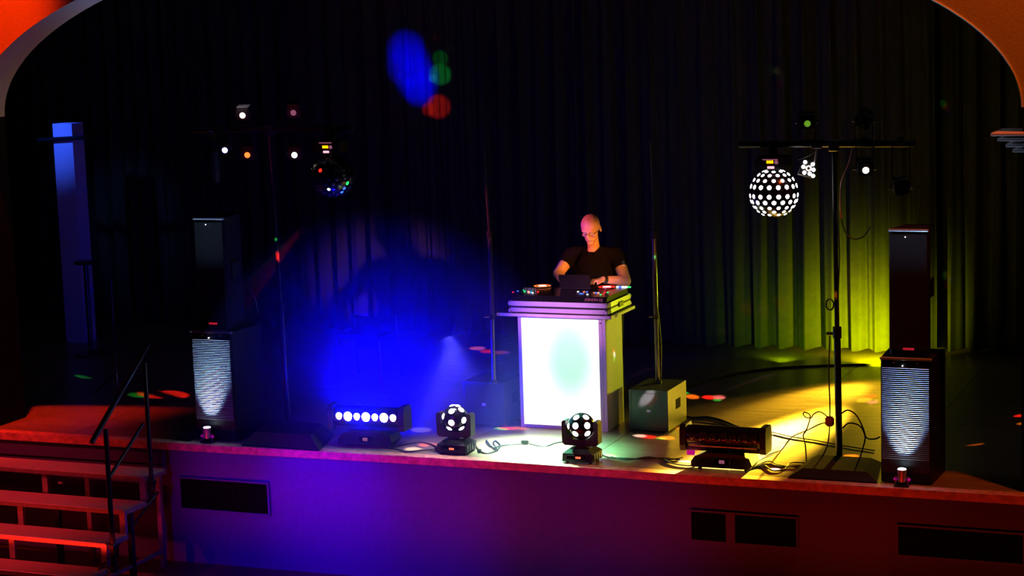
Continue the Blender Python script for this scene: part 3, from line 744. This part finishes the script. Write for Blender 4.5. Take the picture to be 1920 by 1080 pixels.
def laptop():
    p = atz(1062, 551, 1.06)
    zb = CZ+.05+.089
    t = empty('laptop', (p.x, 14.33, zb+.002), 'dark open laptop seen from behind on the mixing console', 'laptop')
    a = aty(1030, 515, 14.25); b = aty(1088, 516, 14.25)
    w_ = (b.x-a.x)/2
    MB().rbox(-w_, w_, -.08, .1, 0, .014, .004, 1).build('keyboard_base', 'black', t)
    mt = Matrix.Translation((0, -.08, .01)) @ Matrix.Rotation(R(14), 4, 'X')
    MB().rbox(-w_, w_, -.006, .0, 0, a.z-zb, .003, 1, mt).build('lid', 'black', t)
    MB().box(-w_+.01, w_-.01, .0001, .001, .01, a.z-zb-.01, mt).build('screen', mat('laptop_screen', (.02, .02, .02), .2, emit=(.4, .6, .7), strength=.25), t)
laptop()

# ------------------------------------------------------------------ centre subwoofers with poles
def centre_sub(x0, x1, y0, z1, D, label, m):
    W = (x1-x0)/2
    t = empty('subwoofer', ((x0+x1)/2, y0, 0), label, 'speaker')
    MB().box(-W, W, .012, D, .01, z1).build('cabinet', m, t)
    f = MB(); f.box(-W, W, 0, .014, .01, .03); f.box(-W, W, 0, .014, z1-.022, z1); f.box(-W, -W+.018, 0, .014, .03, z1-.022); f.box(W-.018, W, 0, .014, .03, z1-.022)
    f.build('front_frame', 'blackmetal', t)
    MB().box(-W+.018, W-.018, .004, .012, .03, z1-.022).build('grille', 'blackmetal' if m == 'satin' else 'carpet', t)
    MB().rbox(-.016, .016, -.002, .006, z1*.47, z1*.53, .001, 1).build('badge', 'alu', t)
    for s in (-1, 1):
        x = s*W; h = MB(); h.box(x-.002 if s > 0 else x-.003, x+.003 if s > 0 else x+.002, D*.42, D*.66, z1*.45, z1*.68)
        h.build('handle', 'darkpaint', t)
    for sx in (-1, 1):
        for y in (.05, D-.05): MB().cyl((sx*(W-.05), y, 0), (sx*(W-.05), y, .012), .016).build('foot', 'cable', t)
M['satin'] = mat('satin_black', (.09, .09, .075), .4)
centre_sub(-6.265, -5.912, 13.82, .36, .42, 'square black subwoofer left of the glowing booth', 'carpet')
centre_sub(-4.905, -4.585, 13.955, .33, .47, 'square black subwoofer right of the glowing booth, side lit yellow', 'satin')
def speaker_pole(px, py, z, ptop, pmid, label):
    b = atz(px, py, z); top = aty(ptop[0], ptop[1], b.y); mid = aty(pmid[0], pmid[1], b.y)
    t = empty('speaker_pole', (b.x, b.y, z), label, 'pole')
    L = lambda p: p-Vector((b.x, b.y, z))
    MB().cyl((0, 0, 0), L(mid), .019, seg=12).build('lower_pole', 'steel', t, smooth=True)
    MB().cyl(L(mid), L(top), .013, seg=12).build('upper_pole', 'blackmetal', t, smooth=True)
    MB().cyl(L(mid)-Vector((0, 0, .03)), L(mid)+Vector((0, 0, .03)), .026).build('collar', 'blackmetal', t)
    c = L(mid)*.45
    MB().cyl(c-Vector((0, 0, .02)), c+Vector((0, 0, .02)), .026).build('collar', 'blackmetal', t)
    MB().cyl(c, c+Vector((-.06, -.02, 0)), .01).build('knob', 'steel', t)
    MB().lathe([(.035, 0), (.035, .01), (.022, .03)], 16).build('socket', 'blackmetal', t)
speaker_pole(926, 718, .362, (905, 262), (918, 440), 'tall thin pole rising from the subwoofer left of the booth')
speaker_pole(1233, 718, .332, (1218, 265), (1226, 440), 'tall thin pole rising from the subwoofer right of the booth')
cable([aty(1239, 716, 14.15), aty(1240, 660, 14.15), aty(1237, 610, 14.15), aty(1232, 575, 14.13)], .004, 'thin cable running down the pole right of the booth')
def stool():
    a = aty(664, 592, 15.6); b = aty(742, 592, 15.6); c = (a+b)/2
    t = empty('stacked_chair', (c.x, 15.6, 0), 'dark chair back dimly seen in the blue haze behind the bar light', 'chair')
    w_ = (b.x-a.x)/2; H = a.z
    MB().tube(smooth_path([(-w_, 0, H), (-.05, -.03, H-.01), (0, -.05, H-.03), (.08, -.03, H-.01), (w_, 0, H)]), .013).build('top_rail', 'steel', t)
    MB().rbox(-w_+.02, w_-.02, .0, .03, H-.3, H-.03, .012).build('backrest', 'carpet', t)
    MB().rbox(-w_, w_, -.38, .02, .4, .45, .015).build('seat', 'carpet', t)
    for s in (-1, 1):
        MB().tube([(s*w_, 0, H), (s*(w_), .01, .42), (s*(w_+.01), .06, 0)], .011).build('leg', 'steel', t)
        MB().tube([(s*w_, -.36, .4), (s*(w_+.01), -.38, 0)], .011).build('leg', 'steel', t)
stool()

# ------------------------------------------------------------------ cables
Z = .008
def g(*pts, z=Z): return [atz(x, y, z) for x, y in pts]
cable(g((735, 838), (760, 833), (790, 829), (815, 836), (824, 845)), .006, 'black cable behind the pink light spot by the blue bar light')
cable(g((725, 840), (745, 842), (762, 847), (790, 844), (818, 842)), .006, 'black cable in front of the pink light spot by the blue bar light')
cable(g((878, 826), (888, 832), (897, 843), (902, 847), (912, 850), (928, 846), (938, 836), (930, 827), (925, 831), (933, 845), (922, 838), (912, 826), (914, 832), (924, 838), (950, 834), (985, 831)), .006, 'looped black cable between the two ball shaped lights')
tag(MB().rbox(-.03, .03, -.018, .018, 0, .03, .006).build('plug', 'cable', loc=atz(984, 833)), 'black inline plug joining the cables in front of the booth', 'plug')
tag(MB().rbox(-.012, .012, -.02, .02, 0, .028, .006).build('plug', 'cable', loc=atz(899, 849)), 'small upright plug end beside the looped cable', 'plug')
cable(g((992, 832), (1020, 837), (1040, 831), (1056, 828)), .005, 'thin cable from the inline plug to the light before the booth')
cable(g((1118, 848), (1140, 857), (1165, 859), (1200, 860), (1240, 859), (1276, 862)), .006, 'black cable from the front ball light to the unlit bar light')
cable(g((1145, 856), (1175, 862), (1215, 857), (1250, 862), (1280, 858)), .005, 'second thin cable lying alongside towards the unlit bar light')
cable(g((1245, 861), (1262, 869), (1290, 873), (1310, 870)), .005, 'thin cable curving around the left foot of the bar light')
cable(g((1288, 781), (1300, 783), (1325, 782), (1350, 787), (1375, 797), (1390, 803)), .009, 'thick black cable lying right of the side lit subwoofer')
cable(g((1288, 790), (1310, 788), (1340, 791), (1365, 797), (1392, 804)), .007, 'green tinted cable beside the thick one behind the bar light', m='steel')
cable(g((1405, 807), (1440, 809), (1485, 819), (1530, 826), (1572, 834), (1640, 845)), .005, 'long thin cable crossing the bright yellow floor')
cable(g((1290, 724), (1360, 705), (1440, 692), (1540, 686), (1650, 683)), .012, 'long dark cable curving over the floor before the rear curtain')
yh = YR-.05
def h(*pts, Y=yh): return [aty(x, y, Y) for x, y in pts]
cable(h((1556, 787), (1545, 776), (1535, 772), (1525, 777), (1521, 783), (1512, 783), (1506, 777), (1509, 773), (1519, 779), (1516, 795), (1511, 808), (1506, 817), (1510, 835), (1512, 866)), .005, 'thin looped cable hanging left of the orange plug')
cable(h((1550, 792), (1535, 796), (1515, 806))+g((1484, 820), (1462, 843), (1435, 855), (1415, 868), (1400, 878)), .005, 'thin cable drooping from the orange plug to the bar light')
cable(h((1556, 630), (1554, 700), (1556, 760), (1554, 820), (1546, 848), (1536, 864)), .005, 'thin cable hanging down left of the right stand pole')
cable(h((1578, 775), (1590, 769), (1605, 778), (1617, 800), (1622, 820), (1618, 840), (1610, 866)), .006, 'black cable arching from the right side of the stand pole')
cable(h((1580, 803), (1590, 794), (1605, 795), (1616, 803), (1625, 821), (1640, 823), (1650, 819)), .006, 'second black cable arching low towards the right speaker stack')
cable(h((1570, 395), (1572, 430), (1574, 480), (1572, 540))+h((1571, 600)), .005, 'thin cable running close beside the upper stand pole')
cable(h((1598, 280), (1590, 310), (1578, 340), (1575, 380), (1577, 410)), .005, 'reddish cable slanting down from the right crossbar to the pole', m='nosing')
cable(h((1578, 412), (1585, 435), (1600, 448), (1618, 444), (1632, 425)), .005, 'slack cable loop hanging between the stand pole and the curtain')
tag(MB().rbox(-.035, .025, -.025, .025, -.035, .035, .01).build('power_socket', 'plug', loc=aty(1557, 790, yh)), 'orange power socket strapped to the right stand pole', 'plug')
tag(MB().tube([Vector((.028*math.cos(a*PI/6), 0, .04*math.sin(a*PI/6))) for a in range(13)], .006).build('cable_tie_ring', 'cable', loc=aty(1556, 571, YR-.0)), 'small black ring clipped to the right stand pole', 'ring')
cable(g((1418, 872), (1440, 870), (1470, 876), (1500, 873)), .006, 'upper black cable between the bar light and the stand base')
cable(g((1400, 880), (1430, 872), (1448, 882), (1470, 880), (1482, 868), (1512, 868)), .005, 'wavy black cable between the bar light and the stand base')
cable(g((1405, 878), (1440, 865), (1460, 872), (1500, 877)), .005, 'lowest thin cable between the bar light and the stand base')
cable([aty(465, 535, 13.3), aty(472, 547, 13.3), aty(479, 565, 13.3), aty(484, 590, 13.3)], .006, 'thin cable catching blue light behind the left speaker stack', m='steel')

# ------------------------------------------------------------------ person
def remeshed(mb, name, m, parent, voxel=.007, smooth=4):
    o = mb.build(name, m)
    md = o.modifiers.new('r', 'REMESH'); md.mode = 'VOXEL'; md.voxel_size = voxel
    ms = o.modifiers.new('s', 'SMOOTH'); ms.factor = .5; ms.iterations = smooth
    dg = bpy.context.evaluated_depsgraph_get(); me = bpy.data.meshes.new_from_object(o.evaluated_get(dg))
    me.materials.clear(); me.materials.append(M[m])
    for p in me.polygons: p.use_smooth = True
    n = bpy.data.objects.new(name, me); COL.objects.link(n); n.parent = parent
    bpy.data.objects.remove(o); n.name = name
    return n
def cap(mb, a, b, ra, rb):
    mb.cyl(a, b, ra, rb, 16); mb.ball(a, ra, seg=16, rings=10); mb.ball(b, rb, seg=16, rings=10)
def person():
    PY = 14.66; K = .96
    hc = aty(1107, 430, PY-.10)
    X = hc.x-.005
    t = empty('person', (X, PY, 0), 'bald person in a black polo shirt and glasses leaning over the mixing console', 'person')
    o = Vector((X, PY, 0))
    def W(px, py, Y): return aty(px, py, Y)-o
    head = hc-o
    shL = W(1158, 482, PY); shR = W(1070, 480, PY+.02)          # image right, image left
    shL.z -= .0
    elL = W(1173, 527, PY-.10); wrL = W(1131, 524, PY-.26); haL = W(1105, 528, PY-.36)
    elR = W(1047, 512, PY-.12); wrR = W(1062, 536, PY-.26); haR = W(1072, 543, PY-.33)
    pelvis = Vector((0, .12, .86)); chest = Vector(((shL.x+shR.x)/2, .0, shL.z-.09)); neck = Vector((head.x*.5+chest.x*.5, -.01, shL.z+.075))
    b = MB()
    # legs, trunk, arms under the clothes
    for s in (-1, 1):
        cap(b, (s*.1, .1, .85), (s*.12, .06, .47), .08, .055); cap(b, (s*.12, .06, .47), (s*.13, .12, .09), .052, .036)
        cap(b, (s*.13, .14, .05), (s*.14, -.08, .035), .038, .03)
    cap(b, pelvis, chest, .12, .13)
    cap(b, shR, shL, .055, .055); cap(b, chest+Vector((0, 0, .05)), neck, .085, .052)
    cap(b, neck, head+Vector((0, .035, -.05)), .049, .048)
    for sh, el, wr, ha in ((shL, elL, wrL, haL), (shR, elR, wrR, haR)):
        cap(b, sh, el, .055, .045); cap(b, el, wr, .046, .027)
        d = (ha-wr).normalized(); side = d.cross(Vector((0, 0, 1))).normalized()
        palm = wr+d*.06
        for k in (-1, 0, 1): cap(b, wr+side*k*.008, palm+side*k*.022, .018, .015)
        for k, ln in enumerate((.062, .072, .068, .052)):
            r0 = palm+side*(k-1.5)*.021; m1 = r0+d*ln*.5+Vector((0, 0, .006)); m2 = r0+d*ln*.85+Vector((0, 0, -.02))
            cap(b, r0, m1, .0098, .009); cap(b, m1, m2, .009, .0078)
        s2 = -1 if (sh is shL) else 1
        th = wr+d*.02+side*s2*.02
        cap(b, th, th+d*.035+side*s2*.028-Vector((0, 0, .01)), .013, .011); cap(b, th+d*.035+side*s2*.028-Vector((0, 0, .01)), th+d*.065+side*s2*.03-Vector((0, 0, .02)), .011, .009)
    # head, turned a little to image left and tipped down
    HM = Matrix.Translation(head) @ Matrix.Rotation(R(4), 4, 'Z') @ Matrix.Rotation(R(20), 4, 'X') 
    b.ball((0, .015, .035), .082, (.95, 1.12, 1.05), 28, 18, HM)      # cranium
    b.ball((0, -.012, -.012), .067, (.95, 1.0, 1.15), 24, 16, HM)      # face
    b.ball((0, -.02, -.06), .05, (1.0, 1.1, .9), 20, 14, HM)      # jaw
    b.ball((0, -.048, -.098), .026, (1.1, .9, .8), 16, 10, HM)         # chin
    b.ball((0, -.075, .022), .03, (1.9, .5, .4), 16, 10, HM)         # brow
    b.ball((0, -.085, -.005), .012, (.9, 1.2, 2.2), 12, 8, HM)        # nose bridge
    b.ball((0, -.096, -.026), .016, (1.1, 1.1, .8), 12, 8, HM)        # nose tip
    b.ball((0, -.078, -.056), .017, (1.5, .6, .5), 12, 8, HM)        # lips
    for s in (-1, 1):
        b.ball((s*.036, -.062, -.02), .022, (1, .7, .8), 12, 8, HM)   # cheeks
        b.ball((s*.079, .025, -.01), .022, (.35, .8, 1.35), 12, 10, HM) # ears
    remeshed(b, 'body', 'skin', t, .006, 4)
    for s in (-1, 1): MB().ball((s*.03, -.073, .002), .011, seg=12, rings=8, mtx=HM).build('eye', 'alu', t, smooth=True)
    gl = MB()
    for s in (-1, 1):
        gl.tube([HM @ Vector((s*.031+.023*math.cos(k*PI/8), -.098+.014*abs(.031+.023*math.cos(k*PI/8)*1)/.06, .0+.012*math.sin(k*PI/8))) for k in range(17)], .0014, 5)
        gl.tube([HM @ Vector((s*.058, -.088, .006)), HM @ Vector((s*.08, -.03, .006)), HM @ Vector((s*.084, .02, .004))], .002, 5)
    gl.tube([HM @ Vector((-.01, -.1, .003)), HM @ Vector((0, -.102, .006)), HM @ Vector((.01, -.1, .003))], .0022, 5)
    gl.build('glasses', 'gloss', t)
    # shirt
    s_ = MB()
    cap(s_, pelvis+Vector((0, -.01, .04)), chest, .15, .155); s_.ball(chest+Vector((0, 0, -.02)), .16, (1.15, .85, 1), 20, 12)
    cap(s_, shR, shL, .07, .07); cap(s_, chest+Vector((0, .02, .04)), neck+Vector((0, .03, -.045)), .115, .062)
    for sh in (shL, shR): cap(s_, sh.lerp(neck, .12)+Vector((0, 0, .005)), neck+Vector((0, .02, -.05)), .066, .06)
    for sh, el in ((shL, elL), (shR, elR)): 
        d = (el-sh); s_.cyl(sh, sh+d*(.45 if sh is shL else .5), .07, .064, 18)
    remeshed(s_, 'polo_shirt', 'shirt', t, .009, 5)
    # collar flaps
    for s in (-1, 1):
        MB()._add([neck+Vector((s*.065, -.0, .02)), neck+Vector((s*.025, -.10, -.045)), neck+Vector((s*.065, -.095, -.07)), neck+Vector((s*.1, -.02, -.02)), neck+Vector((s*.1, -.01, -.035)), neck+Vector((s*.065, -.085, -.085))], [(0, 1, 2, 3), (3, 2, 5, 4)]).build('collar', 'shirt', t)
    p_ = MB(); cap(p_, pelvis+Vector((-.07, 0, 0)), pelvis+Vector((.07, 0, 0)), .13, .13)
    for s in (-1, 1):
        cap(p_, (s*.1, .1, .85), (s*.12, .06, .47), .105, .078); cap(p_, (s*.12, .06, .47), (s*.13, .12, .11), .075, .065)
    remeshed(p_, 'trousers', 'trousers', t, .012, 4)
    for s in (-1, 1): MB().rbox(s*.135-.048, s*.135+.048, -.15, .19, 0, .085, .03, 3).build('shoe', 'cable', t, smooth=True)
    d = (wrL-elL).normalized(); c = wrL-d*.015
    MB().cyl(c-d*.014, c+d*.014, .034, seg=20).build('wristwatch', 'cable', t)
person()

# ------------------------------------------------------------------ coloured light spots thrown by the effect lights
RED, GRN, BLU, ORG, WHT, YEL, PNK = (1, .02, .01), (.03, 1, .08), (.05, .1, 1), (1, .22, .01), (1, .85, .9), (1, .8, .05), (1, .2, .3)
GAIN = 9
def beam(px, py, target, col, watts, w_px, src='R', blend=.5):
    s = {'R': Vector((-3.5, 12.95, 1.7)), 'L': Vector((-7.0, 12.9, 1.85)), 'F': Vector((-4.9, 13.1, .45)), 'C': Vector((-5.9, 13.1, 2.5)), 'D': Vector((-4.5, 12.0, 3.2)), 'E': Vector((-6.4, 15.0, 2.6))}[src]
    if src == 'R': s = s+Vector(((px % 7)*.02, 0, 0))
    d = (target-s).length; half = math.degrees(math.atan((w_px/2/225)/d))
    spot(s, target, col, watts*d*d*(26 if target.z < .3 and target.y < 17.5 else GAIN), half, blend, .01)
def bz(px, py, col, e, wpx, src='R', z=0., blend=.5): beam(px, py, atz(px, py, z), col, e, wpx, src, blend)
def by(px, py, Y, col, e, wpx, src='R', blend=.6): beam(px, py, aty(px, py, Y), col, e, wpx, src, blend)
for a in ((895, 653, PNK, 3, 40, 'E'), (915, 659, RED, 3, 40, 'E'), (940, 661, ORG, 1.0, 40, 'E'),
          (325, 740, RED, 6, 60, 'L'), (290, 740, RED, 4, 60, 'L'), (262, 741, GRN, 1.3, 40, 'L'), (158, 706, GRN, 2.0, 30, 'L'),
          (950, 803, RED, 14, 24), (975, 803, ORG, 8, 26), (940, 804, GRN, 8, 20),
          (1298, 744, ORG, 12, 28), (1284, 737, GRN, 8, 18), (1328, 745, RED, 14, 24), (1348, 745, PNK, 12, 26), (1345, 750, GRN, 7, 18),
          (1200, 817, WHT, 10, 22), (1215, 819, RED, 9, 30), (1250, 821, ORG, 12, 28), (1240, 822, GRN, 7, 20),
          (1620, 750, YEL, 8, 30), (1632, 743, RED, 9, 26), (1636, 754, PNK, 9, 22),
          (1596, 855, ORG, 12, 26), (1373, 866, WHT, 22, 24), (1452, 880, WHT, 20, 20), (1283, 866, WHT, 18, 24),
          (775, 842, WHT, 8, 30, 'D'), (802, 834, PNK, 7, 36, 'D'), (790, 806, WHT, 1.2, 40, 'D'), (1140, 855, WHT, 12, 26),
          (1824, 832, ORG, 2.5, 30), (1915, 779, RED, 7, 22), (1917, 794, ORG, 5, 16), (1275, 803, ORG, 5, 20)):
    bz(*a)
for a in ((1400, 577, 17.68, RED, 1.6, 30), (1430, 582, 17.68, PNK, 1.2, 34), (1465, 570, 17.68, RED, 1.8, 38), (1455, 560, 17.68, YEL, .9, 26),
          (1383, 124, 17.68, GRN, .9, 12), (1395, 130, 17.68, ORG, 1.2, 12), (1408, 135, 17.68, RED, .6, 20), (1408, 147, 17.68, BLU, .6, 20),
          (1450, 130, 17.68, GRN, 1.6, 22), (1456, 132, 17.68, YEL, 1.3, 16), (1470, 148, 17.68, BLU, .8, 16), (1460, 155, 17.68, RED, .5, 20),
          (1770, 515, 17.85, GRN, 1.6, 10), (1776, 516, 17.85, RED, 1.6, 10), (1780, 524, 17.85, BLU, 1.6, 10), (1775, 534, 17.85, RED, .8, 8),
          (1766, 197, 17.85, GRN, 1.2, 10), (1772, 203, 17.85, RED, 1.0, 12), (1776, 212, 17.85, BLU, .7, 10),
          (1154, 655, 14.05, RED, 5, 10), (1158, 660, 14.05, WHT, 8, 9), (1157, 669, 14.05, GRN, 4, 9),
          (1214, 745, 13.955, WHT, 60, 20), (1224, 750, 13.955, RED, 10, 16), (1222, 738, 13.955, GRN, 6, 20),
          (1169, 493, 14.6, WHT, 16, 8), (1173, 493, 14.6, GRN, 10, 9),
          (822, 200, 17.75, RED, 15, 62, 'C'), (805, 205, 17.75, RED, 10, 36, 'C'), (826, 140, 17.75, (.02, 1, .3), 6, 56, 'C'), (826, 110, 17.75, (.0, .5, .1), 5, 40, 'C'),
          (812, 148, 17.75, (.02, .25, 1), 20, 14, 'C'), (818, 72, 17.75, RED, .5, 18, 'C'), (845, 92, 17.75, (.0, .3, .4), .5, 14, 'C')):
    by(*a)
# blue light from the bar lamp: patch high on the rear curtain, and in the haze
pt = aty(772, 130, 17.8)
for bx, by_, bh in ((762, 95, 2.9), (768, 122, 3.4), (782, 148, 3.3), (786, 166, 2.6)):
    spot((-7.6, 13.3, 2.6), aty(bx, by_, 17.8), (.0, .0, 1), 16000, bh, .8, .02)
HB = atz(683, 838)
spot((HB.x+.0, HB.y-.15, .30), (HB.x-.2, HB.y+3, 1.6), (.0, .0, 1), 260, 80, 1, .12)
spot((HB.x+.0, HB.y+.3, .30), (HB.x-.1, HB.y+2.2, .4), (.0, .0, 1), 300, 75, 1, .12)
# added spots strengthening the floor light around booth and head lamps
spot((-5.1, 12.95, .7), (-5.15, 13.05, 0), (.2, 1, .55), 330, 46, 1, .05)
spot((-4.8, 12.6, 2.9), (-5.5, 13.2, 0), (.6, 1, .85), 6500, 9, 1, .05)
spot((-5.95, 12.9, .9), (-5.85, 12.95, 0), (.7, .6, 1), 70, 45, 1, .05)

# ------------------------------------------------------------------ haze around the blue lamp
def haze():
    c = Vector((HB.x-.1, HB.y+.5, .5)); m = bpy.data.materials.new('haze'); m.use_nodes = True; nt = m.node_tree
    nt.nodes.remove(nt.nodes['Principled BSDF'])
    v = nt.nodes.new('ShaderNodeVolumeScatter'); v.inputs['Color'].default_value = (.12, .12, 1, 1); v.inputs['Anisotropy'].default_value = 0  # the lamp's blue is put into the scatter colour as well
    tc = nt.nodes.new('ShaderNodeTexCoord'); gr = nt.nodes.new('ShaderNodeTexGradient'); gr.gradient_type = 'SPHERICAL'
    mp = nt.nodes.new('ShaderNodeMapping'); mp.inputs['Scale'].default_value = (1, 1, 1)
    nt.links.new(tc.outputs['Object'], mp.inputs[0]); nt.links.new(mp.outputs[0], gr.inputs[0])
    mu = nt.nodes.new('ShaderNodeMath'); mu.operation = 'MULTIPLY'; mu.inputs[1].default_value = .9
    nt.links.new(gr.outputs[0], mu.inputs[0]); nt.links.new(mu.outputs[0], v.inputs['Density'])
    nt.links.new(v.outputs[0], nt.nodes['Material Output'].inputs['Volume'])
    hm = MB().ball((0, 0, 0), 1, seg=32, rings=20)
    for v in hm.bm.verts: v.co.z = max(v.co.z, -(c.z-.004)/1.3); v.co.y = max(v.co.y, -.72)
    o = hm.build('haze', m); o.location = c; o.scale = (1.5, 1.2, 1.3)
    tag(o, 'blue tinted and blue lit haze hanging around the glowing bar light', 'haze', kind='stuff')
haze()
